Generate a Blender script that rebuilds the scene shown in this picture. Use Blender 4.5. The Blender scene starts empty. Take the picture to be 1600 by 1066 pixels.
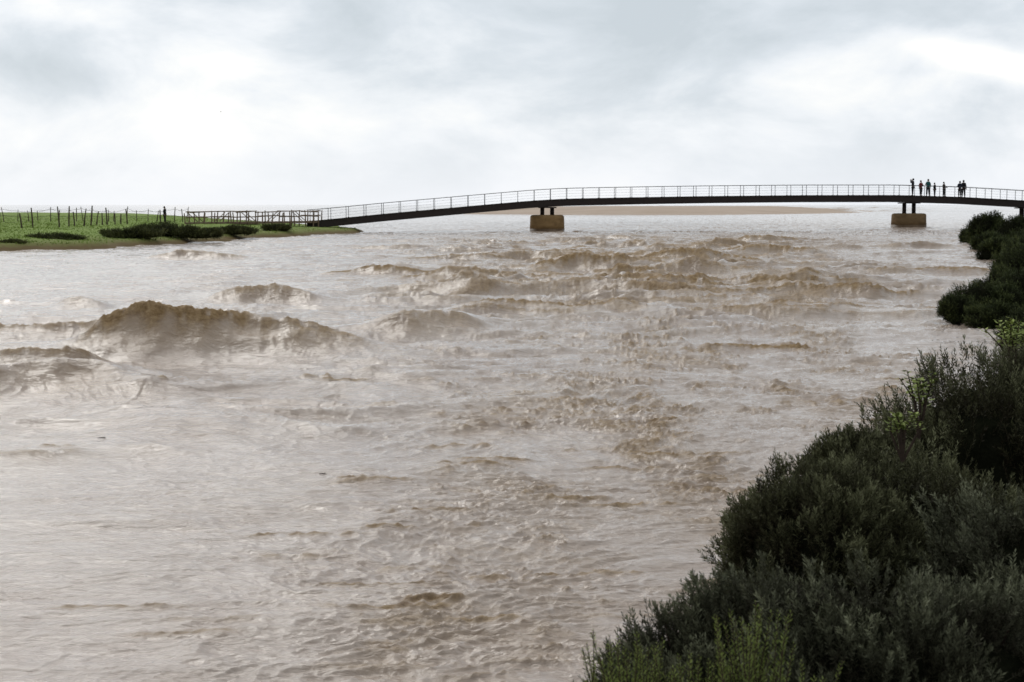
import bpy, bmesh, math, random
import numpy as np
from mathutils import Vector
random.seed(7); rng=np.random.default_rng(11)
S=bpy.context.scene; C=S.collection
HC=2.8; F=2500.0; TH=math.atan(213/F)
def P(px,py,Y):
    u=(px-800)/F; v=(533-py)/F
    dy=math.cos(TH)+v*math.sin(TH); dz=-math.sin(TH)+v*math.cos(TH)
    t=Y/dy
    return (u*t, Y, HC+dz*t)
def X(px,Y): return P(px,320,Y)[0]
def Z(py,Y): return P(800,py,Y)[2]
# ---------------------------------------------------------------- noise
_p=rng.permutation(1024); _g=rng.uniform(0,2*np.pi,1024); _gx=np.cos(_g); _gy=np.sin(_g)
def pn(x,y,s=0):
    x=np.asarray(x,float)+s*13.37; y=np.asarray(y,float)+s*7.91
    xf=np.floor(x); yf=np.floor(y); xi=xf.astype(np.int64); yi=yf.astype(np.int64)
    fx=x-xf; fy=y-yf; ux=fx*fx*fx*(fx*(fx*6-15)+10); uy=fy*fy*fy*(fy*(fy*6-15)+10)
    def g(ix,iy,dx,dy):
        h=_p[(_p[ix&1023]+iy)&1023]; return _gx[h]*dx+_gy[h]*dy
    a=g(xi,yi,fx,fy); b=g(xi+1,yi,fx-1,fy); c=g(xi,yi+1,fx,fy-1); d=g(xi+1,yi+1,fx-1,fy-1)
    return 1.5*((a*(1-ux)+b*ux)*(1-uy)+(c*(1-ux)+d*ux)*uy)
def sst(a,b,x):
    t=np.clip((x-a)/(b-a),0,1); return t*t*(3-2*t)
def rdg(n,k=2.0,p=2.0,e=.06):
    return np.clip(1-(np.sqrt(n*n+e*e)-e)*k,0,1)**p
# ---------------------------------------------------------------- helpers
def link(o,parent=None):
    C.objects.link(o)
    if parent is not None: o.parent=parent
    return o
def tag(o,label=None,cat=None,group=None,kind=None):
    if label: o['label']=label
    if cat: o['category']=cat
    if group: o['group']=group
    if kind: o['kind']=kind
    return o
def empty(name,loc=(0,0,0),rz=0):
    o=bpy.data.objects.new(name,None); o.location=loc; o.rotation_euler=(0,0,rz); o.empty_display_size=.2
    return link(o)
def np_obj(name,V,Q,mat,parent=None,smooth=False,attrs=None):
    V=np.asarray(V,np.float32); Q=np.asarray(Q,np.int32); k=Q.shape[1]
    me=bpy.data.meshes.new(name); me.vertices.add(len(V)); me.vertices.foreach_set('co',V.ravel())
    me.loops.add(Q.size); me.loops.foreach_set('vertex_index',Q.ravel())
    me.polygons.add(len(Q)); me.polygons.foreach_set('loop_start',np.arange(0,Q.size,k,dtype=np.int32))
    me.polygons.foreach_set('loop_total',np.full(len(Q),k,np.int32))
    if smooth: me.polygons.foreach_set('use_smooth',np.ones(len(Q),bool))
    for n,a in (attrs or {}).items():
        at=me.attributes.new(n,'FLOAT','POINT'); at.data.foreach_set('value',np.asarray(a,np.float32))
    me.update(calc_edges=True); me.materials.append(mat)
    o=bpy.data.objects.new(name,me); return link(o,parent)
class MB:
    def __init__(s): s.v=[]; s.f=[]
    def add(s,v,f):
        b=len(s.v); s.v+= [tuple(p) for p in v]; s.f+=[tuple(i+b for i in q) for q in f]; return s
    def box(s,c,d):
        x,y,z=c; a,b,e=d[0]/2,d[1]/2,d[2]/2
        return s.add([(x+i*a,y+j*b,z+k*e) for k in(-1,1) for j in(-1,1) for i in(-1,1)],
            [(0,2,3,1),(4,5,7,6),(0,1,5,4),(2,6,7,3),(0,4,6,2),(1,3,7,5)])
    def tube(s,pts,rad,n=8):
        pts=[Vector(p) for p in pts]
        if not hasattr(rad,'__len__'): rad=[rad]*len(pts)
        vs=[];fs=[]
        for i,p in enumerate(pts):
            t=(pts[min(i+1,len(pts)-1)]-pts[max(i-1,0)]).normalized()
            a=t.cross(Vector((0.13,1,.07))); 
            if a.length<.1: a=t.cross(Vector((1,0,0)))
            a.normalize(); b=t.cross(a)
            for k in range(n):
                an=2*math.pi*k/n; vs.append(p+(a*math.cos(an)+b*math.sin(an))*rad[i])
        for i in range(len(pts)-1):
            for k in range(n):
                fs.append((i*n+k,i*n+(k+1)%n,(i+1)*n+(k+1)%n,(i+1)*n+k))
        fs.append(tuple(range(n))[::-1]); fs.append(tuple((len(pts)-1)*n+k for k in range(n)))
        return s.add(vs,fs)
    def sweep(s,prof,path):
        n=len(prof); vs=[(p[0],p[1]+a,p[2]+b) for p in path for a,b in prof]; fs=[]
        for i in range(len(path)-1):
            for k in range(n): fs.append((i*n+k,i*n+(k+1)%n,(i+1)*n+(k+1)%n,(i+1)*n+k))
        fs.append(tuple(range(n))[::-1]); fs.append(tuple((len(path)-1)*n+k for k in range(n)))
        return s.add(vs,fs)
    def lathe(s,prof,c=(0,0,0),n=48):
        vs=[];fs=[]
        for r,z in prof:
            for k in range(n):
                an=2*math.pi*k/n; vs.append((c[0]+r*math.cos(an),c[1]+r*math.sin(an),c[2]+z))
        for i in range(len(prof)-1):
            for k in range(n): fs.append((i*n+k,i*n+(k+1)%n,(i+1)*n+(k+1)%n,(i+1)*n+k))
        fs.append(tuple(range(n))[::-1]); fs.append(tuple((len(prof)-1)*n+k for k in range(n)))
        return s.add(vs,fs)
    def build(s,name,mat,parent=None,smooth=False):
        me=bpy.data.meshes.new(name); me.from_pydata(s.v,[],s.f); me.update()
        me.materials.append(mat)
        if smooth: me.polygons.foreach_set('use_smooth',[True]*len(me.polygons))
        return link(bpy.data.objects.new(name,me),parent)
# ---------------------------------------------------------------- materials
def newmat(name):
    m=bpy.data.materials.new(name); m.use_nodes=True; nt=m.node_tree
    return m,nt,nt.nodes['Principled BSDF']
def N(nt,t,**k):
    n=nt.nodes.new(t)
    for a,b in k.items():
        if a in n.inputs: n.inputs[a].default_value=b
        else: setattr(n,a,b)
    return n
def ramp(nt,stops,src):
    r=nt.nodes.new('ShaderNodeValToRGB'); e=r.color_ramp.elements
    while len(e)<len(stops): e.new(.5)
    for el,(p,c) in zip(e,stops): el.position=p; el.color=(*c,1)
    nt.links.new(src,r.inputs['Fac']); return r
def noisy(name,c1,c2,scale=3,rough=.8,bump=.3,bd=.02,stretch=(1,1,1),spec=.3,metal=0):
    m,nt,b=newmat(name); L=nt.links
    tc=N(nt,'ShaderNodeTexCoord'); mp=N(nt,'ShaderNodeMapping'); mp.inputs['Scale'].default_value=stretch
    L.new(tc.outputs['Object'],mp.inputs['Vector'])
    no=N(nt,'ShaderNodeTexNoise',Scale=scale,Detail=6.0,Roughness=.65); L.new(mp.outputs[0],no.inputs['Vector'])
    r=ramp(nt,[(.3,c1),(.7,c2)],no.outputs['Fac']); L.new(r.outputs[0],b.inputs['Base Color'])
    b.inputs['Roughness'].default_value=rough; b.inputs['Specular IOR Level'].default_value=spec; b.inputs['Metallic'].default_value=metal
    bu=N(nt,'ShaderNodeBump',Strength=bump,Distance=bd); L.new(no.outputs['Fac'],bu.inputs['Height']); L.new(bu.outputs[0],b.inputs['Normal'])
    return m
def leafmat(name,c0,c1,c2,spec=.12):
    m,nt,b=newmat(name); L=nt.links
    at=N(nt,'ShaderNodeAttribute',attribute_name='tint')
    r=ramp(nt,[(0,c0),(.55,c1),(1,c2)],at.outputs['Fac']); L.new(r.outputs[0],b.inputs['Base Color'])
    b.inputs['Roughness'].default_value=.7; b.inputs['Specular IOR Level'].default_value=spec
    return m
M={}
M['girder']=noisy('dark_painted_steel',(.018,.013,.012),(.04,.028,.024),4,.6)
M['rail']=noisy('grey_rail_steel',(.08,.08,.085),(.13,.13,.135),5,.7,spec=.1)
M['pier']=noisy('stained_tan_concrete',(.18,.11,.045),(.35,.225,.10),.9,.9,.5,.04,(1,1,2.5))
M['pier2']=noisy('darker_tan_concrete',(.13,.085,.04),(.27,.18,.09),.9,.9,.5,.04,(1,1,2.5))  # tan concrete in a darker tone for the right pier
M['wetpier']=noisy('wet_stained_concrete',(.10,.06,.03),(.17,.11,.06),1.5,.5)
M['deck']=noisy('weathered_deck',(.05,.04,.035),(.10,.08,.065),6,.8)
M['wood']=noisy('weathered_brown_wood',(.11,.075,.05),(.29,.21,.145),6,.9,.5,.02,(3,3,.6))
M['stake']=noisy('dark_stake_wood',(.05,.037,.027),(.13,.10,.07),6,.9,.5,.02,(3,3,.6))
M['wire']=noisy('rusty_wire',(.05,.04,.035),(.09,.07,.06),9,.7)
M['sand']=noisy('tan_sand',(.42,.32,.235),(.54,.43,.34),.05,.95)
M['bark']=noisy('twig_bark',(.03,.02,.014),(.075,.05,.035),20,.9)
M['core']=noisy('painted_inner_shade',(.006,.007,.004),(.018,.019,.011),9,1,1,.05,spec=0)  # near-black colour paints the shade inside the shrubs
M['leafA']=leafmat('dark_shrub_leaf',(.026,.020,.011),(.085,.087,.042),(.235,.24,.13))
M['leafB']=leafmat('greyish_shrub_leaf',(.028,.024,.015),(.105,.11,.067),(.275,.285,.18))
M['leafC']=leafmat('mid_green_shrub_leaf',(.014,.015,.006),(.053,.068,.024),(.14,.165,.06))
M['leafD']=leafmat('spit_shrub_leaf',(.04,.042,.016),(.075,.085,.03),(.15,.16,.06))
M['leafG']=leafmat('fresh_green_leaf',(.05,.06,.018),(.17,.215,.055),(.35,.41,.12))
def bankmat(name,top1,top2,edge,zlo,zhi):
    m,nt,b=newmat(name); L=nt.links
    g=N(nt,'ShaderNodeNewGeometry'); sp=N(nt,'ShaderNodeSeparateXYZ'); L.new(g.outputs['Position'],sp.inputs[0])
    tc=N(nt,'ShaderNodeTexCoord')
    n1=N(nt,'ShaderNodeTexNoise',Scale=.25,Detail=8.0,Roughness=.7); L.new(tc.outputs['Object'],n1.inputs['Vector'])
    n2=N(nt,'ShaderNodeTexNoise',Scale=3.0,Detail=6.0,Roughness=.7); L.new(tc.outputs['Object'],n2.inputs['Vector'])
    r=ramp(nt,[(.35,top1),(.65,top2)],n1.outputs['Fac'])
    ad=N(nt,'ShaderNodeMath',operation='MULTIPLY_ADD'); L.new(n2.outputs['Fac'],ad.inputs[0]); ad.inputs[1].default_value=.5; L.new(sp.outputs['Z'],ad.inputs[2])
    mr=N(nt,'ShaderNodeMapRange'); L.new(ad.outputs[0],mr.inputs['Value']); mr.inputs['From Min'].default_value=zlo+.25; mr.inputs['From Max'].default_value=zhi+.25
    mx=N(nt,'ShaderNodeMix',data_type='RGBA'); L.new(mr.outputs[0],mx.inputs[0]); mx.inputs[6].default_value=(*edge,1); L.new(r.outputs[0],mx.inputs[7])
    L.new(mx.outputs[2],b.inputs['Base Color']); b.inputs['Roughness'].default_value=.95; b.inputs['Specular IOR Level'].default_value=.1
    bu=N(nt,'ShaderNodeBump',Strength=.4,Distance=.05); L.new(n2.outputs['Fac'],bu.inputs['Height']); L.new(bu.outputs[0],b.inputs['Normal'])
    return m
M['lbank']=bankmat('grassy_bank',(.18,.25,.06),(.24,.32,.085),(.14,.10,.045),.15,.7)
M['rbank']=bankmat('scrub_bank',(.02,.025,.010),(.035,.035,.018),(.03,.024,.016),.1,.5)
def watermat():
    m,nt,b=newmat('muddy_flood_water'); L=nt.links
    tc=N(nt,'ShaderNodeTexCoord')
    def nz(sc,st,det=5.0,ro=.6,dist=0.0,ty='FBM'):
        mp=N(nt,'ShaderNodeMapping'); mp.inputs['Scale'].default_value=st; L.new(tc.outputs['Object'],mp.inputs['Vector'])
        n=N(nt,'ShaderNodeTexNoise',noise_type=ty); n.inputs['Scale'].default_value=sc; n.inputs['Detail'].default_value=det; n.inputs['Roughness'].default_value=ro; n.inputs['Distortion'].default_value=dist
        L.new(mp.outputs[0],n.inputs['Vector']); return n
    at=N(nt,'ShaderNodeAttribute',attribute_name='froth'); tu=N(nt,'ShaderNodeAttribute',attribute_name='turbid')
    big=nz(.25,(1.3,.8,1),6.0,.65,.6)
    calm=ramp(nt,[(.3,(.38,.30,.245)),(.7,(.51,.43,.37))],big.outputs['Fac'])
    brown=ramp(nt,[(.3,(.27,.19,.128)),(.7,(.40,.305,.215))],big.outputs['Fac'])
    col=N(nt,'ShaderNodeMix',data_type='RGBA'); L.new(tu.outputs['Fac'],col.inputs[0]); L.new(calm.outputs[0],col.inputs[6]); L.new(brown.outputs[0],col.inputs[7])
    fr=nz(9.0,(1,1,1),6.0,.75)
    fc=ramp(nt,[(.3,(.14,.08,.03)),(.5,(.31,.20,.09)),(.72,(.48,.34,.185))],fr.outputs['Fac'])
    mx=N(nt,'ShaderNodeMix',data_type='RGBA'); L.new(at.outputs['Fac'],mx.inputs[0]); L.new(col.outputs[2],mx.inputs[6]); L.new(fc.outputs[0],mx.inputs[7])
    L.new(mx.outputs[2],b.inputs['Base Color'])
    rr=N(nt,'ShaderNodeMapRange'); L.new(at.outputs['Fac'],rr.inputs['Value']); rr.inputs['To Min'].default_value=.06; rr.inputs['To Max'].default_value=.85
    L.new(rr.outputs[0],b.inputs['Roughness']); b.inputs['IOR'].default_value=1.38
    n1=nz(1.6,(.65,1.7,1),7.0,.62,.6); n2=nz(8.0,(.7,1.6,1),5.0,.64,.8)
    rg=nz(2.2,(.6,1.4,1),5.0,.55,.8,'RIDGED_MULTIFRACTAL'); rg2=nz(7.0,(.7,1.3,1),4.0,.5,.6,'RIDGED_MULTIFRACTAL')
    b0=N(nt,'ShaderNodeBump',Strength=1.,Distance=.020); L.new(rg.outputs['Fac'],b0.inputs['Height'])
    b1=N(nt,'ShaderNodeBump',Strength=.9,Distance=.060); L.new(n1.outputs['Fac'],b1.inputs['Height']); L.new(b0.outputs[0],b1.inputs['Normal'])
    b2=N(nt,'ShaderNodeBump',Strength=1.,Distance=.017); L.new(n2.outputs['Fac'],b2.inputs['Height']); L.new(b1.outputs[0],b2.inputs['Normal'])
    ts=N(nt,'ShaderNodeMapRange'); L.new(tu.outputs['Fac'],ts.inputs['Value']); ts.inputs['To Min'].default_value=.3; ts.inputs['To Max'].default_value=1
    b4=N(nt,'ShaderNodeBump',Distance=.014); L.new(rg2.outputs['Fac'],b4.inputs['Height']); L.new(ts.outputs[0],b4.inputs['Strength']); L.new(b2.outputs[0],b4.inputs['Normal'])
    b3=N(nt,'ShaderNodeBump',Distance=.06); L.new(fr.outputs['Fac'],b3.inputs['Height']); L.new(at.outputs['Fac'],b3.inputs['Strength']); L.new(b4.outputs[0],b3.inputs['Normal'])
    L.new(b3.outputs[0],b.inputs['Normal'])
    return m
M['water']=watermat()
# ---------------------------------------------------------------- water
RID=[(31,[(60,545),(120,534),(155,503),(190,484),(245,480),(310,486),(375,496),(450,509),(520,521),(580,531),(680,544)],.95,1.2,[(140,385,1.0),(385,560,.6)]),
 (28.5,[(-120,558),(-40,548),(40,549),(100,543),(150,548),(190,566)],.4,.6,[(-50,160,.6)]),
 (33.8,[(-260,522),(-60,508),(30,512),(90,507),(150,503),(230,525)],.7,1.0,[(-50,150,.6)]),
 (47,[(290,469),(340,456),(390,449),(440,447),(475,455),(530,469)],.8,1.6,[(350,480,.6)]),
 (44,[(70,479),(100,468),(125,464),(150,469),(180,479)],.7,1.2,[(80,160,.25)]),
 (35,[(530,521),(585,500),(630,487),(690,487),(735,499),(790,520)],1.1,2.2,[(600,730,.4)]),
 (42,[(690,487),(760,474),(830,476),(900,480),(945,475),(975,468),(1015,487)],.7,1.4,[(730,1000,.8)]),
 (52,[(590,455),(680,441),(740,431),(790,446),(870,446),(910,455)],.8,1.5,[(640,880,.6)]),
 (68,[(790,423),(850,408),(900,398),(940,390),(975,404),(1015,423)],.9,1.5,[(830,985,1.0)]),
 (60,[(930,437),(970,412),(1000,420),(1055,437)],.7,1.3,[(945,1035,1.)]),
 (78,[(980,410),(1040,391),(1100,390),(1150,399),(1220,410)],1.0,1.8,[(1000,1190,.9)]),
 (56,[(1065,446),(1095,428),(1120,446)],.6,.9,[(1070,1115,1.)]),
 (66,[(1020,426),(1060,409),(1085,397),(1125,420),(1150,426)],1.0,1.4,[(1050,1120,.5)]),
 (55,[(1140,447),(1195,430),(1250,436),(1330,447)],.8,1.4,[(1160,1290,.8)]),
 (42,[(1190,487),(1230,475),(1300,480),(1370,487),(1420,489)],.5,.8,[(1200,1400,1)]),
 (31,[(1080,546),(1140,539),(1200,542),(1240,537),(1290,546)],.3,.4,[(1110,1280,1)]),
 (90,[(1110,398),(1180,383),(1240,385),(1310,398)],1.0,2.,[(1150,1280,.8)]),
 (100,[(1000,390),(1030,379),(1060,390)],1.,2.,[(1010,1050,.6)]),
 (120,[(1140,378),(1170,366),(1230,370),(1280,378)],1.,2.,[(1150,1260,.8)]),
 (24.2,[(-250,570),(-100,566),(0,573),(120,577),(260,592),(400,606)],1.1,1.5,[(-200,200,.15)]),
 (20,[(100,667),(200,656),(330,651),(450,660),(600,672)],.9,1.1,[]),
 (17.5,[(-60,720),(60,706),(220,713),(330,722)],.4,.7,[(-20,100,.3)]),
 (18.2,[(640,705),(700,700),(760,700),(850,706)],.22,.32,[(660,780,.5)]),
 (15.8,[(500,763),(560,757),(640,757),(700,763)],.14,.28,[(520,640,.5)]),
 (21.5,[(640,646),(690,639),(740,641),(800,648)],.22,.38,[(670,760,.5)]),
]
rq=np.random.default_rng(91)
for k in range(34):
    Y=40*(130/40)**rq.random(); cpx=800+F*(.08+.15*rq.normal()*.75)+ (60 if Y>60 else 0); wpx=F/Y*rq.uniform(2.0,4.8); h=rq.uniform(.2,.55)*(1 if Y>48 else .55)
    fy=320+HC*F/Y; hp=h*F/Y; s=rq.uniform(-.45,.45)
    RID.append((Y,[(cpx-wpx,fy),(cpx-wpx*.5,fy-hp*rq.uniform(.3,.7)),(cpx+s*wpx,fy-hp),(cpx+wpx*.5,fy-hp*rq.uniform(.2,.6)),(cpx+wpx,fy)],rq.uniform(.55,.85)*(.5+h*1.5),rq.uniform(1.,1.9),[(cpx-wpx*.8,cpx+wpx*.8,rq.uniform(.3,1.))]))
for k in range(84):
    Y=9.5*(34/9.5)**rq.random(); cx_=(.12*Y-1.0)+rq.normal()*.12*Y if k<58 else rq.uniform(-.32,.2)*Y; cpx=800+F*cx_/Y; wpx=F/Y*rq.uniform(.15,.6); h=rq.uniform(.010,.030)*(Y/14)**.8
    fy=320+HC*F/Y; hp=h*F/Y; s=rq.uniform(-.3,.3)
    RID.append((Y,[(cpx-wpx,fy),(cpx-wpx*.5,fy-hp*rq.uniform(.4,.9)),(cpx+s*wpx,fy-hp),(cpx+wpx*.5,fy-hp*rq.uniform(.3,.8)),(cpx+wpx,fy)],rq.uniform(.06,.10)*(Y/12)**.5,rq.uniform(.15,.28),[(cpx-wpx*.8,cpx+wpx*.8,rq.uniform(.2,.7))]))
RW=[]
for Y,pts,wf,wb,fz in RID:
    xs=np.array([X(a,Y) for a,b in pts]); zs=np.array([max(0,P(a,b,Y)[2]) for a,b in pts])
    zs[0]=0; zs[-1]=0
    RW.append((Y,xs,zs,wf,wb,[(X(a,Y),X(b,Y),c) for a,b,c in fz]))
RP=(X(1417,177),177)
def water(x,y):
    wx=x+.8*pn(x/3.1,y/3.1,1)+.18*pn(x/1.1,y/1.1,2)+.05*pn(x/.35,y/.35,31); wy=y+1.1*pn(x/3.2,y/3.4,3)+.18*pn(x/1.0,y/1.0,4)+.05*pn(x/.35,y/.35,32)
    z=np.zeros_like(x); fr=np.zeros_like(x)
    cx=.08*y; w=.15*y+2.5
    T=np.exp(-((x-cx)/w)**2)*sst(30,50,y)*(1-.8*sst(95,180,y))
    T2=np.exp(-((x+.2*y)/(.16*y+1))**2)*sst(16,24,y)*(1-sst(36,52,y))
    far=1-.8*sst(130,350,y)
    patch=sst(-.15,.4,pn(x/5.5,y/14,5))
    r=rdg(pn(wx/5.4,wy/3.0,6),2.,2.)
    z+=(r-.35)*(.42*T*(.25+.75*patch)+.10*T2+.05)*far
    r2=rdg(pn(wx/2.2,wy/1.2,7),2.1,2.,.07)
    z+=(r2-.3)*(.12*T*(.25+.75*patch)+.05*T2+.024)*far
    z+=pn(x/6,y/3.5,8)*.06*far
    edge=.17*y-1.3+.9*pn(y/6,x/12,9)
    nr_=.62+.38*sst(12,19,y)
    ch=nr_*np.exp(-((x-edge)/(1.5+.09*y))**2)*(.25+.5*sst(-.3,.35,pn(x/1.7,y/5,10)))*sst(3,9,y)
    ch=np.maximum(ch*(1-.5*sst(20,60,y)),.40*T*patch)
    rightish=sst(-.24,.06,x/np.maximum(y,1))
    ch=np.clip(ch+.10+.10*rightish+.18*rightish*nr_*sst(.05,.45,pn(x/1.3+.12*y,y/4.5,11))+.28*nr_*(.35+.65*rightish)*sst(.12,.45,pn(x/.9,y/1.1,33))+.12*T2,0,1)
    near=1-sst(35,90,y)
    rc=rdg(pn(wx/1.0,wy/.50,25),2.1,2.,.06)
    a=pn(wx/.36,wy/.21,12); ra=rdg(a,2.1,1.8,.05)
    rb=rdg(pn((wx+.1*a)/.13,wy/.080,13),2.,1.6,.06)
    z+=ch*((rc-.3)*.080*(.30+.70*sst(14,35,y))+(ra-.3)*.029+(rb-.3)*.013*near)
    z+=(ra-.3)*.003+pn(wx/.34,wy/.14,14)*.006*near+(rdg(pn(wx/.20,wy/.085,34),2,1.5)-.3)*.0035*near
    pk=sst(-.05,.3,pn(x/.8,y/.9,15))
    fr=np.maximum(fr, sst(.40,.9,(.55*ra+.45*rb+.25*rc)*ch)*.7*pk)
    fr=np.maximum(fr, sst(.5,.95,r*(.35+T))*T*.8*sst(-.05,.3,pn(x/1.6,y/1.9,16)))
    fr=np.maximum(fr, sst(.5,.95,rc)*T*.5*sst(-.05,.3,pn(x/1.8,y/1.8,26)))
    fr=np.maximum(fr, np.clip(ch-.2,0,1)*.38*sst(.05,.35,pn(x/.5,y/.35,17)))
    tb=np.clip(ch*.85+.35*T+.2*T2+.25*pn(x/1.8,y/3,28)-.14,0,1)
    for i,(Y,xs,zs,wf,wb,fz) in enumerate(RW):
        m=(y>Y-6*wf-1)&(y<Y+5*wb+1)&(x>xs[0]-1)&(x<xs[-1]+1)
        if not m.any(): continue
        xx=x[m]; yy=y[m]
        A=np.interp(xx,xs,zs); e=.22 if (xs[-1]-xs[0])>2.5 else .08
        sm=np.interp(xx-e,xs,zs)+np.interp(xx+e,xs,zs)
        A2=(sm+A)/3*(1+.09*pn(xx/.5,yy/2,20+i))
        big_=min(1,wf/.5)
        d=yy-(Y+.9*big_*pn(xx/2.2,xx*0,30+i)+.20*min(1,wf*1.5)*pn(xx/.7,yy/.9,40+i))
        ad=np.sqrt(d*d+(.03*wf)**2)-.03*wf
        f=np.where(d<0,.40*np.exp(-(ad/wf)**1.8)+.60*np.exp(-(ad/(.45*wf))**1.1),np.exp(-(ad/wb)**1.5))
        tr=-.26*np.exp(-((d+2.1*wf)/(.9*wf))**2)
        kill=np.exp(-(d/(1.2*wb))**2)*np.clip(A2/.3,0,1)*.45
        z[m]=z[m]*(1-kill)+A2*(f+tr)
        z[m]+=np.where(A2>.2,.020,0)*np.exp(-((d+.9*wf)/(.9*wf))**2)*rdg(pn((xx+d*.6)/.26+.6*pn(xx/.8,d/.8,3),d/.55,50+i),2,1.5)
        tb[m]=np.maximum(tb[m],np.clip(A2/.25,0,1)*np.exp(-((d+.6*wf)/(.9*wf))**2)*1.)
        for a0,a1,k in fz:
            ed=.4*min(1,(a1-a0)/2)
            g=sst(a0-ed,a0+ed,xx)*(1-sst(a1-ed,a1+ed,xx))*k
            dd=d+.08*wf
            rag=.8+1.1*pn(xx/.35,yy*0,90+i)
            fm=g*np.exp(-(dd/(np.where(dd<0,np.maximum(.34*wf*rag,.05),.34*wf)+.03))**2)*sst(-.45,.15,pn(xx/.22,yy/.2,60+i)+.35*k)*1.3
            fr[m]=np.maximum(fr[m],fm)
    fr=fr.clip(0,1)
    q1=rdg(pn(x/.13,y/.11,18),2,1.2,.07); q2=rdg(pn(x/.33,y/.28,19),2,1.2,.08)
    z+=fr*(q1*.030*near+q2*.075*(.08+T+T2*.75))
    s=sst(500,700,y)*(1-sst(1500,2500,y))*np.exp(-((x/np.maximum(y,1)-.2)/.05)**2)
    z+=s*1.6*np.clip(pn(x/14,y/60,21),0,1)
    fr=np.maximum(fr,s*.8*sst(.1,.5,pn(x/10,y/60,22)))
    z+=.38*np.exp(-((x-RP[0])/7)**2-((y-RP[1]+4)/9)**2)
    fr=np.maximum(fr,.6*np.exp(-((np.hypot(x-RP[0],y-RP[1])-3)/1.3)**2)*sst(-.2,.3,pn(x/.8,y/.8,27)))
    return z,fr.clip(0,1),tb.clip(0,1)*(1-.6*sst(200,500,y))
ys=[];y=5.5
while y<6500:
    ys.append(y); y+=min(max(y*y/7000*.8,.014),.12+.0014*y if y<230 else .5*(y/230)**3)
ys=np.array([-40,-10,0,3]+ys+[7000,12000,25000])
nc=1250; u=np.linspace(-1,1,nc)
Yg=np.repeat(ys[:,None],nc,1); half=np.maximum(.37*np.abs(ys)+3,30*(ys<5))
half=np.where(ys>600,.37*ys+(ys-600)*.5,half)
Xg=u[None,:]*half[:,None]
z,fr,tb=water(Xg.ravel(),Yg.ravel())
z[(Yg.ravel()>5000)]=0
V=np.stack([Xg.ravel(),Yg.ravel(),z],1); nr=len(ys)
idx=np.arange(nr*nc).reshape(nr,nc)
Q=np.stack([idx[:-1,:-1],idx[:-1,1:],idx[1:,1:],idx[1:,:-1]],-1).reshape(-1,4)
o=np_obj('river_water',V,Q,M['water'],smooth=True,attrs={'froth':fr,'turbid':tb}); tag(o,'brown flooding river with standing waves running out to sea','water',kind='structure')
def wz(x,y): return float(water(np.array([x]),np.array([y]))[0][0])
# ---------------------------------------------------------------- banks
def sdf(poly,x,y):
    d=np.full(x.shape,1e9); ins=np.zeros(x.shape,bool); n=len(poly)
    for i in range(n):
        ax,ay=poly[i]; bx,by=poly[(i+1)%n]; ex,ey=bx-ax,by-ay
        t=np.clip(((x-ax)*ex+(y-ay)*ey)/(ex*ex+ey*ey),0,1)
        d=np.minimum(d,np.hypot(x-ax-t*ex,y-ay-t*ey))
        c=((ay>y)!=(by>y))&(x<(bx-ax)*(y-ay)/((by-ay) or 1e-9)+ax); ins^=c
    return np.where(ins,d,-d)
LB=[(-60,80),(-49,87),(-31,97),(-26.4,101),(-24.5,112),(-22.7,120),(-21,131),(-16.9,148),(-14.6,161),(-16.5,172),(-24,195),(-42,250),(-72,350),(-110,390),(-320,420),(-320,60)]
def lbz(x,y):
    d=sdf(LB,x,y)+1.2*pn(x/4,y/4,70)+.6*pn(x/1.3,y/1.3,71)
    return -.7+1.15*sst(-2.5,2.,d)+.55*sst(1,12,d)+.04*pn(x/3,y/3,72)+.04*pn(x/.8,y/.8,73)*sst(0,2,d)
RB=[(-2.5,-14),(-1.2,0),(-.4,5),(.8,8),(2.2,12),(4.,16),(7,24),(11.2,33),(11.4,38),(14.3,48),(18.5,62),(23.8,78),(33.5,118),(46,150),(68,200),(110,260),(260,260),(260,-14)]
def rbz(x,y):
    d=sdf(RB,x,y)+.25*pn(x/1.5,y/1.5,74)
    return -.8+1.1*sst(-1.2,.8,d)+.8*sst(.3,4,d)+.05*pn(x/.9,y/.9,75)
def terrain(name,fn,xs,ys_,mat):
    gx,gy=np.meshgrid(xs,ys_); zz=fn(gx.ravel(),gy.ravel())
    i=np.arange(gx.size).reshape(gx.shape)
    Q=np.stack([i[:-1,:-1],i[:-1,1:],i[1:,1:],i[1:,:-1]],-1).reshape(-1,4)
    ok=(zz[Q].max(1)>-.65); 
    return np_obj(name,np.stack([gx.ravel(),gy.ravel(),zz],1),Q[ok],mat,smooth=True)
o=terrain('grassy_bank',lbz,np.concatenate([np.linspace(-320,-60,60),np.linspace(-59.5,-10,160)]),np.linspace(60,430,420),M['lbank'])
tag(o,'low green grassy spit on the far side of the river','bank',kind='structure')
o=terrain('scrub_bank',rbz,np.concatenate([np.linspace(-4,60,320),np.linspace(61,260,60)]),np.concatenate([np.linspace(-14,60,300),np.linspace(60.5,262,200)]),M['rbank'])
tag(o,'scrub covered near bank of the river','bank',kind='structure')
SB=[(-40,520),(12,440),(60,437),(105,520),(150,640),(228,1166),(260,1400),(40,1400),(-20,900)]
def sbz(x,y):
    d=sdf(SB,x,y)+4*pn(x/25,y/25,76)
    return -.7+.9*sst(-6,5,d)+1.5*sst(3,40,d)+.12*pn(x/9,y/20,77)
o=terrain('sand_bar',sbz,np.linspace(-60,290,220),np.linspace(420,1420,260),M['sand']); tag(o,'tan sand bar beyond the footbridge','sand',kind='structure')
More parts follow.
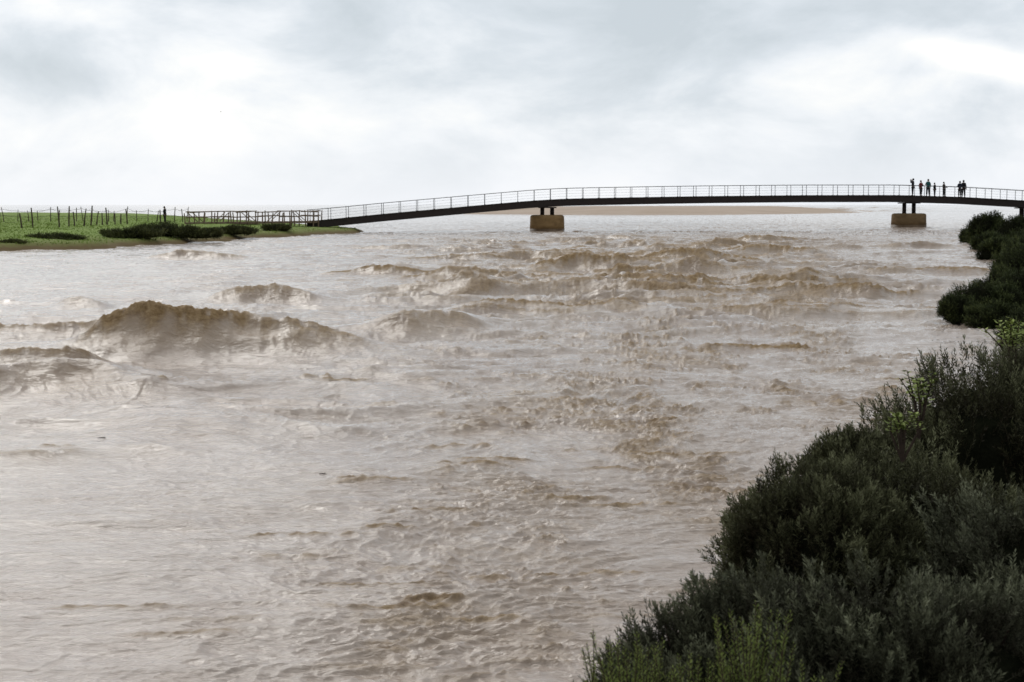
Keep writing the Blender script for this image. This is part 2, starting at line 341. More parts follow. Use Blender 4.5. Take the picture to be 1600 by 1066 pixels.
def blades(n,region,fnz,h,wd,seed,mat,name):
    r=np.random.default_rng(seed); x,y=region(r,n); zz=fnz(x,y); k=zz>.3; x,y,zz=x[k],y[k],zz[k]; n=len(x)
    a=r.uniform(0,np.pi,n); cl=1+1.0*sst(.2,.55,pn(x/2.2,y/2.2,81)); hh=h*r.uniform(.5,1.3,n)*cl; lx=r.normal(0,.5,n)*hh; ly=r.normal(0,.5,n)*hh
    b=np.stack([x,y,zz-.03],1); sd=np.stack([np.cos(a),np.sin(a),a*0],1)*wd
    top=b+np.stack([lx,ly,hh],1); mid=b+np.stack([lx*.3,ly*.3,hh*.6],1)
    V=np.stack([b-sd,b+sd,mid+sd*.7,top,mid-sd*.7],1).reshape(-1,3)
    Q=np.arange(n*5).reshape(n,5); t=np.repeat(np.clip(.6+.4*pn(x/5,y/9,80)-.1*(cl-1)+r.normal(0,.06,n),.02,1),5)
    return np_obj(name,V,Q,mat,attrs={'tint':t})
def reg(r,n):
    y=80+ (r.random(n)**1.8)*180; x=-.34*y+r.random(n)*(.34*y-12); return x,y
M['grass']=leafmat('spit_grass',(.16,.17,.055),(.29,.39,.10),(.37,.46,.15),0)
o=blades(46000,reg,lbz,.08,.05,3,M['grass'],'bank_grass'); tag(o,'green grass growing on the far spit','grass',kind='stuff')
# ---------------------------------------------------------------- shrubs
def rad3(d,s):
    x,y,z=d[:,0],d[:,1],d[:,2]
    return 1+.10*np.sin(3.1*x+s)*np.cos(2.7*z+s*1.3)+.08*np.sin(5.3*y+s*2+2*x)+.06*np.sin(9*x+s*3)*np.sin(8*z+s)+.05*np.sin(13*z+11*x+s)*np.cos(12*y)
def shrub(name,label,c,r,ns,ll,nl,mat,seed,sl=.13,group=None,base=None,stick=.08):
    q=np.random.default_rng(seed); c=np.array(c,float); r=np.array(r,float)
    nc_=max(12,int(ns/46)); cd=q.normal(size=(nc_*3,3)); cd/=np.linalg.norm(cd,axis=1)[:,None]; cd=cd[cd[:,2]>-.5][:nc_]; nc_=len(cd)
    ci=q.integers(0,nc_,ns); sp=1.5/math.sqrt(nc_); off_=q.normal(size=(ns,3))*sp*.62
    loose=q.random(ns)<.28; off_[loose]*=2.5
    d=cd[ci]+off_; d/=np.linalg.norm(d,axis=1)[:,None]
    cr=q.uniform(-.06,.08,nc_); dist=np.linalg.norm(d-cd[ci],axis=1)/sp
    R=rad3(d,seed); f=R*(1+cr[ci]-.05*np.clip(dist,0,2)**2)*(1.0-.20*q.random(ns)**1.4); f+= (q.random(ns)<.05)*stick*q.random(ns)
    p=c+d*r*f[:,None]
    ax=d*np.array([.55,.55,.5])+(off_/sp)*.22+np.array([0,0,.6])+q.normal(0,.22,(ns,3)); ax/=np.linalg.norm(ax,axis=1)[:,None]
    t=(np.arange(nl)+.5)/nl
    ref=np.cross(ax,q.normal(size=(ns,3))); ref/=np.linalg.norm(ref,axis=1)[:,None]; bi=np.cross(ax,ref)
    an=(np.arange(nl)*2.4)[None,:]+q.uniform(0,6,(ns,1)); 
    SL=sl*q.uniform(.5,1.2,(ns,1,1))
    perp=np.cos(an)[...,None]*ref[:,None]+np.sin(an)[...,None]*bi[:,None]
    b=p[:,None]+ax[:,None]*(t[None,:,None]-.5)*SL
    op=(1.0-.6*t)[None,:,None]*q.uniform(.6,1.4,(ns,nl,1))
    ld=ax[:,None]*np.cos(op)+perp*np.sin(op)
    le=ll*q.uniform(.55,1.25,(ns,nl,1))
    side=np.cross(ld,q.normal(size=(ns,nl,3))); side/=np.linalg.norm(side,axis=2,keepdims=True)+1e-9
    wd=le*.12
    Vt=np.stack([b,b+ld*le*.5+side*wd,b+ld*le,b+ld*le*.5-side*wd],2).reshape(-1,3)
    Qt=np.arange(ns*nl*4).reshape(-1,4)
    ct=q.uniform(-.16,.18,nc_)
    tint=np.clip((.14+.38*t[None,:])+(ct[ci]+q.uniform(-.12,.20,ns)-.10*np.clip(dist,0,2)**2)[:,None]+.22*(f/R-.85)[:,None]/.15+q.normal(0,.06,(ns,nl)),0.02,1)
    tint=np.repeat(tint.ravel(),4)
    s0=p-ax*SL[:,0]*.9; s1=p+ax*SL[:,0]*.5; sw=ref*ll*.06
    Vs=np.stack([s0-sw,s0+sw,s1+sw*.5,s1-sw*.5],1).reshape(-1,3); Qs=np.arange(ns*4).reshape(-1,4)+len(Vt)
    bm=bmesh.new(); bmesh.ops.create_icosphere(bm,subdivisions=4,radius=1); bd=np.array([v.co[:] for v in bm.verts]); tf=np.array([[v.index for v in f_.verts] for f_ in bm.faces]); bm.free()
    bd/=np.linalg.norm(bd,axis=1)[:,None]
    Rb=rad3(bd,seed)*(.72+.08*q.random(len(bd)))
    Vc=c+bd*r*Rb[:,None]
    root=empty(name,(c[0],c[1],(base if base is not None else c[2]-r[2]*.6)))
    off=np.array(root.location)
    V=np.concatenate([Vt,Vs])-off; Q=np.concatenate([Qt,Qs])
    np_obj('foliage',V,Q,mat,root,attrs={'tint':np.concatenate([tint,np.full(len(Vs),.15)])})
    np_obj('shade_core',Vc-off,tf,M['core'],root)  # solid dark core added to block light and view through the leaves
    mb=MB()
    for i in q.choice(ns,18):
        e=Vector(p[i]-off); mid=e*.5+Vector((q.normal(0,.05),q.normal(0,.05),-.05*r[2]))
        mb.tube([(e.x*.05,e.y*.05,-.15),mid,e],[.022*r[0]+.004,.013*r[0]+.003,.003],5)
    mb.build('branches',M['bark'],root)
    tag(root,label,'shrub',group)
    return root
def shp(name,label,px,py,Y,rx,ry,ns,ll,nl,mat,seed,sl=.13,group=None,ryd=None,**k):
    x,_,z_=P(px,py,Y); a=rx/F*Y; b=ry/F*Y
    return shrub(name,label,(x,Y,z_),(a,ryd or (a+b)*.5,b),ns,ll,nl,mat,seed,sl,group,**k)
G1='shrubs on the near bank'
shp('shrub','large grey green shrub filling the bottom right of the near bank',1370,1200,4.6,370,325,9600,.0175,26,M['leafB'],1,.08,G1)
shp('shrub','dark shrub leaning over the water halfway along the near bank edge',1415,990,6.2,295,285,8800,.020,24,M['leafA'],2,.10,G1)
shp('shrub','tall dark shrub at the top of the near bank thicket',1595,805,7.6,262,240,8000,.023,20,M['leafA'],3,.11,G1)
shp('shrub','grey green shrub at the right border behind the bottom shrub',1690,1060,5.2,270,330,7600,.019,24,M['leafB'],4,.09,G1)
shp('shrub','dark shrub behind the thicket at the right border',1725,705,9.2,225,215,6200,.027,18,M['leafC'],5,.13,G1)
shp('shrub','dark shrub jutting furthest out from the middle of the near thicket',1285,915,5.7,170,180,5800,.0185,24,M['leafA'],6,.09,G1)
shp('shrub','low grey green shrub at the bottom left corner of the near thicket',1115,1125,4.8,187,185,6200,.0165,24,M['leafB'],7,.08,G1)
shp('shrub','small rounded dark shrub crowning the left shoulder of the thicket',1345,778,6.9,107,92,3400,.021,20,M['leafA'],8,.10,G1)
G2='shrubs on the bank downstream'
MS=[(1545,482,39,60,40,3000,'round dark green shrub on the waterline beyond the near thicket'),
 (1620,480,41,85,62,3000,'broad dark green shrub right of the round waterline shrub'),
 (1497,488,37.6,30,24,1500,'smallest low shrub touching the water beyond the near thicket'),
 (1650,445,46,100,66,3000,'tall dark shrub at the right border behind the waterline shrubs'),
 (1595,425,55,42,38,2000,'dark shrub rising behind the round waterline shrub'),
 (1620,520,33,60,34,2600,'dark shrub nearest the near thicket on the downstream bank'),
 (1560,500,36.5,52,22,2200,'low spreading shrub at the foot of the round waterline shrub'),
 (1575,452,48,46,30,2000,'shrub filling the hollow behind the broad dark green shrub'),
 (1612,405,66,44,34,1800,'shrub joining the downstream clump to the waterline shrubs'),
 (1543,362,112,26,26,1300,'tall far shrub forming the peak of the downstream clump'),
 (1590,370,105,44,27,1800,'wide far shrub right of the peak of the downstream clump'),
 (1519,374,118,16,16,800,'far low shrub at the left tip of the downstream clump'),
 (1590,398,88,46,28,1800,'shrub at the foot of the downstream clump near the right border'),
 (1558,396,82,30,20,1300,'low shrub at the waterline of the downstream clump'),
 (1545,384,98,28,16,1100,'small shrub between the tip and the waterline of the downstream clump'),
 (1645,390,75,58,40,1500,'dark shrub past the right border below the downstream clump')]
for i,(px,py,Y,rx,ry,n,lb) in enumerate(MS):
    shp('shrub',lb,px,py,Y,rx,ry,n,.0016*Y,9,M['leafC'],20+i,.005*Y,G2,stick=.22)
G3='low shrubs on the grassy spit'
LS=[(205,366,112,42,8,'low dark shrub at the left end of the long clump on the spit'),
 (258,362,118,54,11,'largest dark shrub in the middle of the clump on the spit'),
 (310,366,118,40,8,'low shrub at the right end of the long clump on the spit'),
 (368,362,130,32,6,'dark shrub on the spit right of the long clump'),
 (82,375,106,44,6,'flat dark shrub near the left end of the spit'),
 (430,357,142,22,4,'small low shrub near the tip of the spit'),
 (20,383,100,18,3,'small low shrub at the left border of the spit')]
for i,(px,py,Y,rx,ry,lb) in enumerate(LS):
    shp('shrub',lb,px,py,Y,rx,ry,1400,.16,8,M['leafD'],40+i,.4,G3,stick=.35,ryd=rx/F*Y*.8,base=.6)
def herb(label,px,py,Y,h,ns,seed,spread,group=None,ll=.021):
    q=np.random.default_rng(seed); x0,_,z0=P(px,py,Y); root=empty('feathery_herb',(x0,Y,z0-h)); mb=MB(); Vs=[];T=[]
    for i in range(ns):
        bx,by=np.clip(q.normal(0,spread*.45,2),-spread*.8,spread*.8); tx,ty=bx*1.7+q.normal(0,.025),by*1.9; hh=h*q.uniform(.65,1.08)
        pts=[Vector((bx,by,0)),Vector((bx*1.3,by*1.3,hh*.5)),Vector((tx,ty,hh))]; mb.tube(pts,[.003,.0022,.001],4)
        for k in range(110):
            t=k/110; t=.15+.85*t; p=pts[1].lerp(pts[2],(t-.5)*2) if t>.5 else pts[0].lerp(pts[1],t*2)
            a=k*2.4; L=ll*(1.15-.6*t)*q.uniform(.7,1.3); d=Vector((math.cos(a)*.7,math.sin(a)*.7,.75)).normalized()
            s=d.cross(Vector(q.normal(size=3))).normalized()*L*.11
            Vs+= [p,p+d*L*.5+s,p+d*L,p+d*L*.5-s]; T+=[.25+.5*t+q.normal(0,.1)]*4
    V=np.array([v[:] for v in Vs]); np_obj('leaves',V,np.arange(len(V)).reshape(-1,4),M['leafG'],root,attrs={'tint':np.clip(T,0,1)})
    mb.build('stems',M['bark'],root); tag(root,label,'plant',group)
HG='feathery green plants at the foot of the near thicket'
herb('feathery yellow green plant at the bottom left tip of the thicket',980,1012,4.0,.40,48,1,.085,HG)
herb('feathery green plant between two others along the bottom of the thicket',1080,1030,3.9,.40,34,2,.075,HG)
herb('tallest feathery green plant rising right of the other bottom ones',1172,962,3.8,.42,36,3,.06,HG)
herb('short feathery green plant right of the tallest feathery one',1235,1042,3.75,.36,18,4,.06,HG)
def twig(label,px,py,Y,h,ns,seed,leaf,spread):
    q=np.random.default_rng(seed); x0,_,z0=P(px,py,Y); root=empty('leafy_sapling',(x0,Y,z0-h)); mb=MB(); Vs=[];T=[]
    for i in range(ns):
        e=Vector((q.normal(0,spread),q.normal(0,spread),h*q.uniform(.7,1.0))); m=e*.5+Vector((q.normal(0,.02),0,.03))
        mb.tube([(0,0,0),m,e],[.006,.004,.002],5)
        for k in range(18):
            t=.5+.5*k/17; p=m.lerp(e,(t-.5)*2)
            a=k*2.4; d=Vector((math.cos(a),math.sin(a),q.uniform(-.1,.7))).normalized(); s=d.cross(Vector((q.normal(0,.3),q.normal(0,.3),1))).normalized()
            L=leaf*q.uniform(.6,1.2); n=d.cross(s)*L*.08
            Vs+=[p,p+d*L*.35+s*L*.26+n,p+d*L*.75+s*L*.2+n,p+d*L,p+d*L*.75-s*L*.2+n,p+d*L*.35-s*L*.26+n]; T+=[q.uniform(.5,1)]*6
    V=np.array([v[:] for v in Vs]); np_obj('leaves',V,np.arange(len(V)).reshape(-1,6),M['leafG'],root,attrs={'tint':T})
    mb.build('stems',M['bark'],root); tag(root,label,'plant')
twig('bright leafed twig poking above the left shoulder of the thicket',1438,573,6.9,.32,7,5,.032,.032)
twig('yellow green leafy growth at the right border atop the thicket',1592,497,8.3,.30,16,6,.035,.07)
twig('pale green leafy sprig in the thicket just below the bright twig',1412,638,5.9,.20,7,9,.026,.035)
# ---------------------------------------------------------------- footbridge
pY=lambda px: float(np.interp(px,[480,855,1417,1700],[161,170,176,178]))
DT=[(482,346),(540,340.5),(600,334.5),(700,325.5),(780,318.3),(830,314),(880,311),(1000,308.6),(1100,307),(1250,305.5),(1400,305.3),(1500,308.3),(1600,314),(1700,321)]
pxs=np.linspace(482,1690,90); pys=np.interp(pxs,[a for a,b in DT],[b for a,b in DT])
pys=np.convolve(np.pad(pys,1,mode='edge'),np.ones(3)/3,'valid'); 
path=[P(a,b,pY(a)) for a,b in zip(pxs,pys)]
pa=np.array(path)
def deckz(x): return float(np.interp(x,pa[:,0],pa[:,2]))
def decky(x): return float(np.interp(x,pa[:,0],pa[:,1]))
root=empty('footbridge',(X(1100,173),173,0)); RL=Vector(root.location)
tag(root,'long low arched footbridge with dark girders and thin grey railings','bridge')
def rel(p): return (p[0]-RL.x,p[1]-RL.y,p[2]-RL.z)
rp=[rel(p) for p in path]
MB().sweep([(-1.15,-.16),(1.15,-.16),(1.15,0),(-1.15,0)],rp).build('deck',M['deck'],root)
for s in(-1,1):
    yy=s*1.25
    prof=[(yy-.12,.02),(yy-.12,-.06),(yy-.03,-.06),(yy-.03,-.66),(yy-.12,-.66),(yy-.12,-.74),(yy+.09,-.74),(yy+.09,.02)]
    g=MB().sweep(prof[::-1],rp).build('girder',M['girder'],root)
L=pa[-1,0]-pa[0,0]; npost=49
post=None
for s in(-1,1):
    yy=s*1.2
    r=MB()
    r.tube([(p[0],p[1]+yy,p[2]+1.12) for p in rp],.024,6)
    for h in (.28,.56,.84): r.tube([(p[0],p[1]+yy,p[2]+h) for p in rp],.004,4)
    ro=r.build('railing',M['rail'],root)
    for i in range(npost):
        x=pa[0,0]+.3+i*(L-.6)/(npost-1)
        if post is None:
            post=MB().box((0,0,.56),(.05,.04,1.12)).box((0,0,.03),(.14,.12,.03)).build('post',M['rail'],ro); po=post
        else: po=post.copy(); link(po,ro)
        po.location=(x-RL.x,decky(x)+yy-RL.y,deckz(x)-RL.z+.02)
for px,Yp,rr in((855,170,1.80),(1417,177,1.86)):
    x=X(px,Yp); ztop=1.72 if px<900 else 1.86; zw=.28 if px<900 else .62
    pr=MB().lathe([(rr+.06,-1.5),(rr+.05,zw)],(0,0,0)).lathe([(rr+.045,zw),(rr+.02,zw+.4),(rr,ztop-.22),(rr-.05,ztop-.10),(rr-.14,ztop-.03),(rr-.3,ztop)],(0,0,0)).build('pier',M['pier'] if px<900 else M['pier2'],root,True)
    pr.data.materials.append(M['wetpier'])
    for f in pr.data.polygons[:50]:
        if f.center.z<.36: f.material_index=1
    for f in pr.data.polygons: f.use_smooth=abs(f.normal.z)<.9
    pr.location=rel((x,decky(x),0)); zb=deckz(x)-.74
    for s in(-1,1):
        MB().lathe([(.22,ztop),(.22,zb-.12)],(s*.52,0,0),20).build('column',M['girder'],pr,True)
    MB().box((0,0,zb-.062),(1.9,2.5,.12)).build('bearing_beam',M['girder'],pr)
x=X(1598,177); zb=deckz(x)-.74
MB().lathe([(.34,.3),(.30,.6),(.26,zb-.12)],(0,0,0),20).box((0,0,zb-.062),(.9,2.5,.12)).build('bank_support',M['girder'],root,True).location=rel((x,decky(x),0))
# ---------------------------------------------------------------- timber approach at the left end
ax0,ax1=X(292,150),X(500,161)
root=empty('timber_walkway',((ax0+ax1)/2,155,0)); tag(root,'brown timber walkway with crooked rails leading to the footbridge','walkway')
RL2=Vector(root.location)
q=random.Random(5)
def gp(t,dy=0):
    x=ax0+(ax1-ax0)*t; y_=150+11*t+dy; return x,y_
def rl2(x,y,z): return (x-RL2.x,y-RL2.y,z-RL2.z)
zb=lambda t:1.16+.03*t
MB().sweep([(-1,-.2),(1,-.2),(1,0),(-1,0)],[rl2(*gp(t),zb(t)) for t in np.linspace(0,1,12)]).build('deck',M['wood'],root)
for s in(-1,1):
    for hh,nm in((.95,'top_rail'),(.5,'middle_rail')):
        mb=MB()
        for k in range(6):
            t0,t1=k/6+.005,(k+1)/6-.005
            a=rl2(*gp(t0,s*.95),zb(t0)+hh+q.uniform(-.07,.07)); b=rl2(*gp(t1,s*.95),zb(t1)+hh+q.uniform(-.07,.07)); mb.tube([a,b],.048,6)
        mb.build(nm,M['wood'],root)
    for k in range(18):
        t=min(1,max(0,(k+q.uniform(-.25,.25))/17)); x,y_=gp(t,s*1.08); g=float(lbz(np.array([x]),np.array([y_]))[0])
        ln=q.uniform(-.12,.12)
        MB().tube([rl2(x,y_,g-.3),rl2(x+ln*.5,y_,zb(t)+.4),rl2(x+ln,y_,zb(t)+.95+q.uniform(-.1,.2))],[.07,.062,.05],7).build('post',M['wood'],root)
    for k in range(5):
        t0=(k*2.9+.3)/15; t1=t0+1.1/15; a=rl2(*gp(t0,s*1.15),zb(t0)+.05); b=rl2(*gp(min(t1,1),s*1.15),zb(t1)+.9)
        MB().tube([a,b] if k%2 else [(a[0],a[1],b[2]),(b[0],b[1],a[2])],.038,6).build('brace',M['wood'],root)
# ---------------------------------------------------------------- field fences
def fence(label,pts,hrange,spacing,seed,rw,rail=False):
    q=random.Random(seed); p0=pts[0]; root=empty('wire_fence',(p0[0],p0[1],0)); tag(root,label,'fence','crooked stake fences on the spit')
    tops=[]; P2=[Vector((a,b,0)) for a,b in pts]
    for a,b in zip(P2[:-1],P2[1:]):
        n=max(1,int((b-a).length/spacing))
        for i in range(n):
            p=a.lerp(b,(i+q.uniform(-.38,.38))/n); g=float(lbz(np.array([p.x]),np.array([p.y]))[0]); h=q.uniform(*hrange)
            lx,ly=q.gauss(0,.09)*h,q.gauss(0,.05)*h
            A=(p.x-p0[0],p.y-p0[1],g-.2); B=(A[0]+lx*.4,A[1]+ly*.4,g+h*.5); D=(A[0]+lx,A[1]+ly,g+h)
            MB().tube([A,B,D],[rw*q.uniform(.9,1.5),rw*q.uniform(.8,1.2),rw*q.uniform(.6,1)],6).build('post',M['stake'],root)
            tops.append((A,B,D))
    mb=MB()
    for f in(.35,.75):
        for (A,B,D),(A2,B2,D2) in zip(tops[:-1],tops[1:]):
            a=Vector(B).lerp(Vector(D),f) if f>.5 else Vector(A).lerp(Vector(B),.9); b=Vector(B2).lerp(Vector(D2),f) if f>.5 else Vector(A2).lerp(Vector(B2),.9)
            mb.tube([a,(a+b)/2-Vector((0,0,.06)),b],.014 if rail else .008,4)
    mb.build('wire',M['wire'],root)
fence('nearer stake fence with tall thick crooked posts at the left of the spit',[(X(-60,118),118),(X(30,122),122),(X(90,128),128),(X(200,150),150),(X(300,150),150)],(1.0,1.75),2.1,3,.06)
fence('farther stake fence with dense thin posts across the back of the spit',[(X(-80,165),165),(X(60,170),170),(X(200,172),172),(X(310,168),168)],(1.1,1.6),1.05,4,.045,True)
# ---------------------------------------------------------------- people
def cloth(name,c): return noisy(name,tuple(v*.8 for v in c),c,12,.85)
SK=noisy('skin',(.30,.17,.11),(.36,.21,.14),5,.6); HR=noisy('dark_hair',(.012,.009,.008),(.02,.015,.012),30,.7); SH=noisy('shoe_dark',(.012,.012,.012),(.03,.03,.03),9,.6)
def skin(name,verts,edges,rads,mat,parent,root_i=0,sub=1):
    me=bpy.data.meshes.new(name); me.from_pydata(verts,edges,[]); me.update()
    o=bpy.data.objects.new(name,me); link(o,parent)
    sm=o.modifiers.new('s','SKIN'); sm.use_smooth_shade=True
    lay=me.skin_vertices[0].data
    for i,r in enumerate(rads): lay[i].radius=(r,r) if not hasattr(r,'__len__') else r; lay[i].use_root=(i==root_i)
    ss=o.modifiers.new('u','SUBSURF'); ss.levels=sub; ss.render_levels=sub
    dg=bpy.context.evaluated_depsgraph_get(); dg.update()
    nm=bpy.data.meshes.new_from_object(o.evaluated_get(dg)); o.modifiers.clear(); o.data=nm
    nm.materials.clear(); nm.materials.append(mat); bpy.data.meshes.remove(me); nm.name=name
    nm.polygons.foreach_set('use_smooth',[True]*len(nm.polygons))
    return o
def person(label,loc,rz,scale,jc,tc,arms,step=.12,group=None,longhair=False):
    root=empty('person',loc,rz); root.scale=(scale,)*3
    V=[(0,0,.95),(0,0,1.12),(0,.0,1.32),(0,0,1.45),(0,-.01,1.52),(0,-.02,1.60),(0,-.01,1.70)]
    R=[(.15,.11),(.125,.095),(.155,.11),(.10,.08),.055,(.078,.095),(.065,.075)]
    E=[(0,1),(1,2),(2,3),(3,4),(4,5),(5,6)]
    JV=[(0,0,.84),(0,0,1.12),(0,0,1.32),(0,0,1.47)]; JR=[(.20,.16),(.18,.15),(.21,.16),(.12,.10)]; JE=[(0,1),(1,2),(2,3)]
    TV=[(0,0,.96)]; TR=[(.165,.13)]; TE=[]
    for s,(el,ha) in zip((-1,1),arms):
        b=len(V); sh=(s*.17,0,1.41); e=(s*el[0],el[1],el[2]); h=(s*ha[0],ha[1],ha[2])
        dv=(Vector(h)-Vector(e)).normalized(); pl=Vector(h)+dv*.07
        V+=[sh,e,h,tuple(pl)]; R+=[.065,.045,.032,(.038,.028)]; E+=[(2,b),(b,b+1),(b+1,b+2),(b+2,b+3)]
        jb=len(JV); JV+=[sh,e,h]; JR+=[.095,.075,.055]; JE+=[(2,jb),(jb,jb+1),(jb+1,jb+2)]
        side=dv.cross(Vector((0,1,.2))).normalized()
        for k,(o_,ln) in enumerate(((-.03,.07),(-.01,.085),(.01,.08),(.03,.06))):
            f1=pl+side*o_+dv*ln*.5; f2=f1+dv*ln*.45+Vector((0,-.012,0)); n=len(V)
            V+=[tuple(f1),tuple(f2)]; R+=[.010,.008]; E+=[(b+3,n),(n,n+1)]
        th=Vector(h)+dv*.02+side*-.045+Vector((0,-.02,0)); n=len(V); V+=[tuple(th),tuple(th+dv*.035)]; R+=[.011,.009]; E+=[(b+2,n),(n,n+1)]
        f=s*step
        b=len(V); V+=[(s*.095,0,.88),(s*.105,-.02+f*.5,.50),(s*.11,f,.09),(s*.12,f-.15,.04)]; R+=[.09,.06,.042,(.04,.03)]; E+=[(0,b),(b,b+1),(b+1,b+2),(b+2,b+3)]
        t=len(TV); TV+=[(s*.095,0,.86),(s*.105,-.02+f*.5,.50),(s*.11,f,.12)]; TR+=[.12,.095,.078]; TE+=[(0,t),(t,t+1),(t+1,t+2)]
        MB().lathe([(.045,.0),(.05,.03),(.048,.08),(.04,.12)],(s*.11,f,.0),10).tube([(s*.11,f+.05,.04),(s*.113,f-.06,.045),(s*.12,f-.19,.03)],[.045,.05,.03],8).build('shoe',SH,root,True)
    skin('body',V,E,R,SK,root); skin('jacket',JV,JE,JR,jc,root); skin('trousers',TV,TE,TR,tc,root)
    h=MB().lathe([(.03,1.80),(.075,1.775),(.10,1.72),(.105,1.66),(.09,1.60)] if not longhair else [(.03,1.80),(.08,1.775),(.105,1.72),(.11,1.64),(.11,1.5),(.07,1.42)],(0,.03,-.03),14).build('hair',HR,root,True)
    tag(root,label,'person',group); return root
dn=((.24,.02,1.14),(.24,-.08,.90)); bent=((.25,-.02,1.15),(.12,-.22,1.22)); up=((.26,-.14,1.30),(.12,-.20,1.58)); rest=((.26,-.05,1.16),(.19,-.28,1.10))
blk=cloth('black_cloth',(.012,.012,.015)); nav=cloth('navy_cloth',(.02,.025,.045)); teal=cloth('teal_cloth',(.02,.12,.12)); red=cloth('red_cloth',(.22,.03,.03)); gry=cloth('grey_cloth',(.05,.05,.06)); brn=cloth('brown_cloth',(.05,.035,.025)); jean=cloth('dark_denim',(.02,.025,.04))
PG='people standing on the footbridge'
def onbridge(px,dy): 
    x=X(px,176); return (x,decky(x)+dy,deckz(x)+.003)
person('person in dark grey leftmost of the group on the bridge, hands raised to the face',onbridge(1424.5,-.4),math.radians(240),1.07,gry,blk,(up,up),.03,PG)
person('person in a red top standing second from left on the bridge',onbridge(1440,.3),math.radians(30),.98,red,gry,(dn,bent),.05,PG)
person('person in a teal jacket third from left on the bridge',onbridge(1448.5,-.5),math.radians(-30),1.06,teal,jean,(bent,dn),.08,PG)
person('slim person in black alone in the middle of the group on the bridge',onbridge(1462.5,.4),math.radians(50),.86,blk,jean,(dn,dn),.03,PG)
person('person in a brown jacket right of the slim person on the bridge',onbridge(1475,-.2),math.radians(100),.92,brn,blk,(rest,rest),.03,PG)
person('person in navy left one of the pair at the right end of the group',onbridge(1499,-.6),math.radians(180),1.0,nav,blk,(rest,bent),.04,PG)
person('person in black right one of the pair at the right end of the group',onbridge(1507,-.1),math.radians(150),1.08,blk,blk,(dn,rest),.10,PG)
def ground(px,Y,fn):
    x=X(px,Y); return (x,Y,float(fn(np.array([x]),np.array([Y]))[0])-.01)
person('person in black standing alone among the fence posts on the spit',ground(257,158,lbz),math.radians(80),.95,blk,blk,(dn,dn),.03)
# ---------------------------------------------------------------- flotsam and gull
for k,(px,py,ln,a,lb) in enumerate([(152,688,.12,.1,'short dark stick floating on the smooth water at the left'),(500,751,.08,-.1,'small dark stick floating left of the picture middle')]):
    Y=HC*F/(py-320); x=X(px,Y)
    zz=wz(x,Y)+.004
    o=MB().tube([(-ln/2,0,0),(-ln*.1,.01,.003),(ln*.2,-.008,.003),(ln/2,.01,.0)],[.003,.005,.004,.002],7).tube([(ln*.1,0,.004),(ln*.25,.03,.008)],[.003,.002],5).build('driftwood',M['bark'])
    o.location=(x,Y,zz); o.rotation_euler=(0,0,a); tag(o,lb,'stick','sticks floating in the river')
gx,gy,gz=P(345,175,600)
gm=MB()
gm.tube([(-.28,0,0),(-.15,0,.03),(0,0,.03),(.15,0,.03),(.24,0,.05),(.31,0,.03)],[.01,.05,.075,.06,.04,.01],8)
for s in(-1,1): gm.add([(.1,s*.04,.05),(-.1,s*.04,.05),(-.04,s*.35,.2),(.1,s*.35,.2),(-.1,s*.75,.1),(-.02,s*.72,.11)],[(0,1,2,3),(3,2,4,5)])
g=gm.build('gull',cloth('gull_grey',(.15,.15,.16))); g.location=(gx,gy,gz); tag(g,'small dark bird flying in the upper left sky','bird')
# ---------------------------------------------------------------- sky
SE,SA=math.radians(38),math.radians(-25)
w=bpy.data.worlds.new('World'); S.world=w; w.use_nodes=True; nt=w.node_tree; L=nt.links
bg=nt.nodes['Background']; tc=N(nt,'ShaderNodeTexCoord'); sp=N(nt,'ShaderNodeSeparateXYZ'); L.new(tc.outputs['Generated'],sp.inputs[0])
def mth(op,a,b=None,c=None):
    n=N(nt,'ShaderNodeMath',operation=op)
    for i,v in enumerate((a,b,c)):
        if v is None: continue
        if isinstance(v,(int,float)): n.inputs[i].default_value=v
        else: L.new(v,n.inputs[i])
    return n.outputs[0]
x_,y_,z_=sp.outputs
def gauss(cx,cz,sx,sz,rot=0):
    dx=mth('SUBTRACT',x_,cx); dz=mth('SUBTRACT',z_,cz)
    if rot: dz=mth('SUBTRACT',dz,mth('MULTIPLY',dx,rot))
    e=mth('ADD',mth('POWER',mth('DIVIDE',mth('ABSOLUTE',dx),sx),2),mth('POWER',mth('DIVIDE',mth('ABSOLUTE',dz),sz),2))
    return mth('EXPONENT',mth('MULTIPLY',e,-1))
sky=N(nt,'ShaderNodeTexSky',sky_type='NISHITA'); sky.sun_disc=False; sky.sun_elevation=SE; sky.sun_rotation=SA
mp=N(nt,'ShaderNodeMapping'); mp.inputs['Scale'].default_value=(1,1,2.1); L.new(tc.outputs['Generated'],mp.inputs['Vector'])
n1=N(nt,'ShaderNodeTexNoise',Scale=8.0,Detail=12.0,Roughness=.57,Distortion=.25); L.new(mp.outputs[0],n1.inputs['Vector'])
n2=N(nt,'ShaderNodeTexNoise',Scale=3.4,Detail=5.0,Roughness=.5,Distortion=.2); L.new(mp.outputs[0],n2.inputs['Vector'])
base=mth('ADD',mth('MULTIPLY',mth('SUBTRACT',n1.outputs['Fac'],.5),2.3),mth('MULTIPLY',mth('SUBTRACT',n2.outputs['Fac'],.5),.9))
v=mth('ADD',base,.54)
def addg(v,k,*a): return mth('ADD',v,mth('MULTIPLY',gauss(*a),k))
v=addg(v,-.34,.05,.112,.20,.028,-.04)
v=addg(v,-.20,-.30,.078,.10,.020)
v=addg(v,-.28,.24,.116,.12,.014)
v=addg(v,.12,-.14,.115,.10,.012)
v=addg(v,1.15,.285,.084,.05,.009,-.25)
v=addg(v,.36,-.17,.048,.20,.020)
cl=ramp(nt,[(0,(.58,.64,.69)),(.35,(.69,.745,.80)),(.66,(.85,.885,.925)),(1.0,(1.0,1.0,.985))],v)
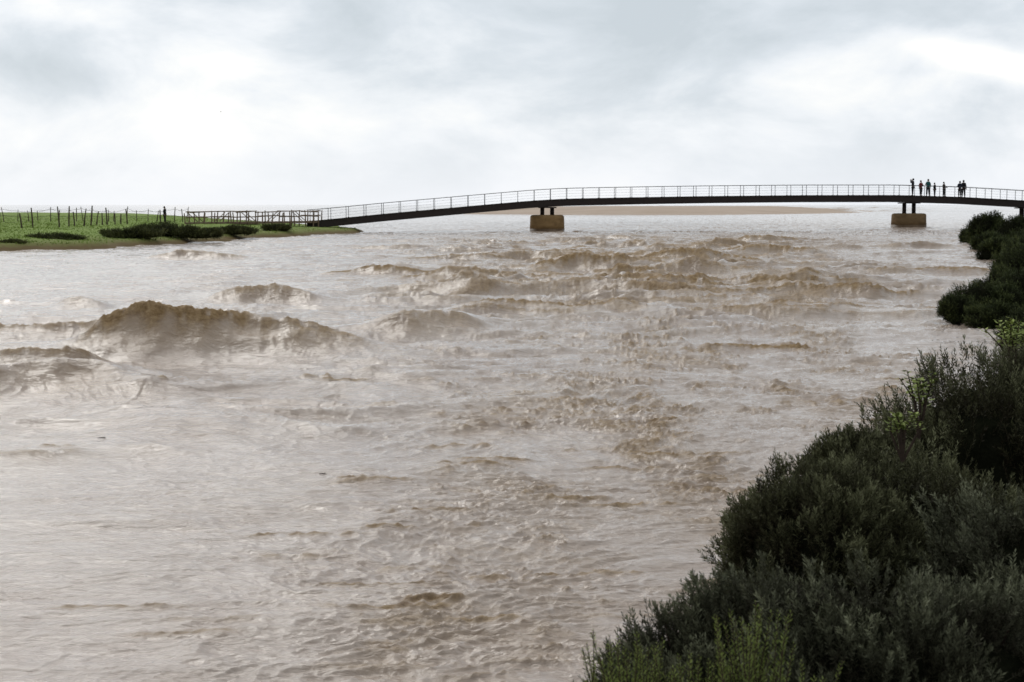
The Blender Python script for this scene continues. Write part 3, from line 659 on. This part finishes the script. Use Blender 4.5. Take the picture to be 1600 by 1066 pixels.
hz=N(nt,'ShaderNodeMapRange'); L.new(z_,hz.inputs['Value']); hz.inputs['From Min'].default_value=0; hz.inputs['From Max'].default_value=.06; hz.inputs['To Min'].default_value=.8; hz.inputs['To Max'].default_value=0
m1=N(nt,'ShaderNodeMix',data_type='RGBA'); L.new(hz.outputs[0],m1.inputs[0]); L.new(cl.outputs[0],m1.inputs[6]); m1.inputs[7].default_value=(.90,.93,.98,1)
bk=N(nt,'ShaderNodeMapRange'); L.new(y_,bk.inputs['Value']); bk.inputs['From Min'].default_value=-.5; bk.inputs['From Max'].default_value=.6; bk.inputs['To Min'].default_value=.58; bk.inputs['To Max'].default_value=1.06
m3=N(nt,'ShaderNodeMix',data_type='RGBA',blend_type='MULTIPLY'); m3.inputs[0].default_value=1; L.new(m1.outputs[2],m3.inputs[6]); L.new(bk.outputs[0],m3.inputs[7])
sc=N(nt,'ShaderNodeMix',data_type='RGBA',blend_type='MULTIPLY'); sc.inputs[0].default_value=1; L.new(sky.outputs[0],sc.inputs[6]); sc.inputs[7].default_value=(.07,.07,.07,1)
m2=N(nt,'ShaderNodeMix',data_type='RGBA'); m2.inputs[0].default_value=.94; L.new(sc.outputs[2],m2.inputs[6]); L.new(m3.outputs[2],m2.inputs[7])
L.new(m2.outputs[2],bg.inputs['Color']); bg.inputs['Strength'].default_value=1.0
sl=bpy.data.lights.new('sun','SUN'); sl.energy=1.0; sl.angle=math.radians(30); sl.color=(1,.96,.9); so=bpy.data.objects.new('sun',sl); link(so)
d=Vector((math.sin(SA)*math.cos(SE),math.cos(SA)*math.cos(SE),math.sin(SE))); so.rotation_euler=(-d).to_track_quat('-Z','Y').to_euler()
# ---------------------------------------------------------------- camera
cam=bpy.data.cameras.new('camera'); co=bpy.data.objects.new('camera',cam); link(co); co.location=(0,0,HC); co.rotation_euler=(math.pi/2-TH,0,0)
cam.sensor_width=36; cam.lens=F/1600*36; cam.clip_end=40000; cam.clip_start=.1
cam.dof.use_dof=True; cam.dof.focus_distance=14; cam.dof.aperture_fstop=9
S.camera=co
S.view_settings.view_transform='Standard'; S.view_settings.look='None'; S.view_settings.exposure=0
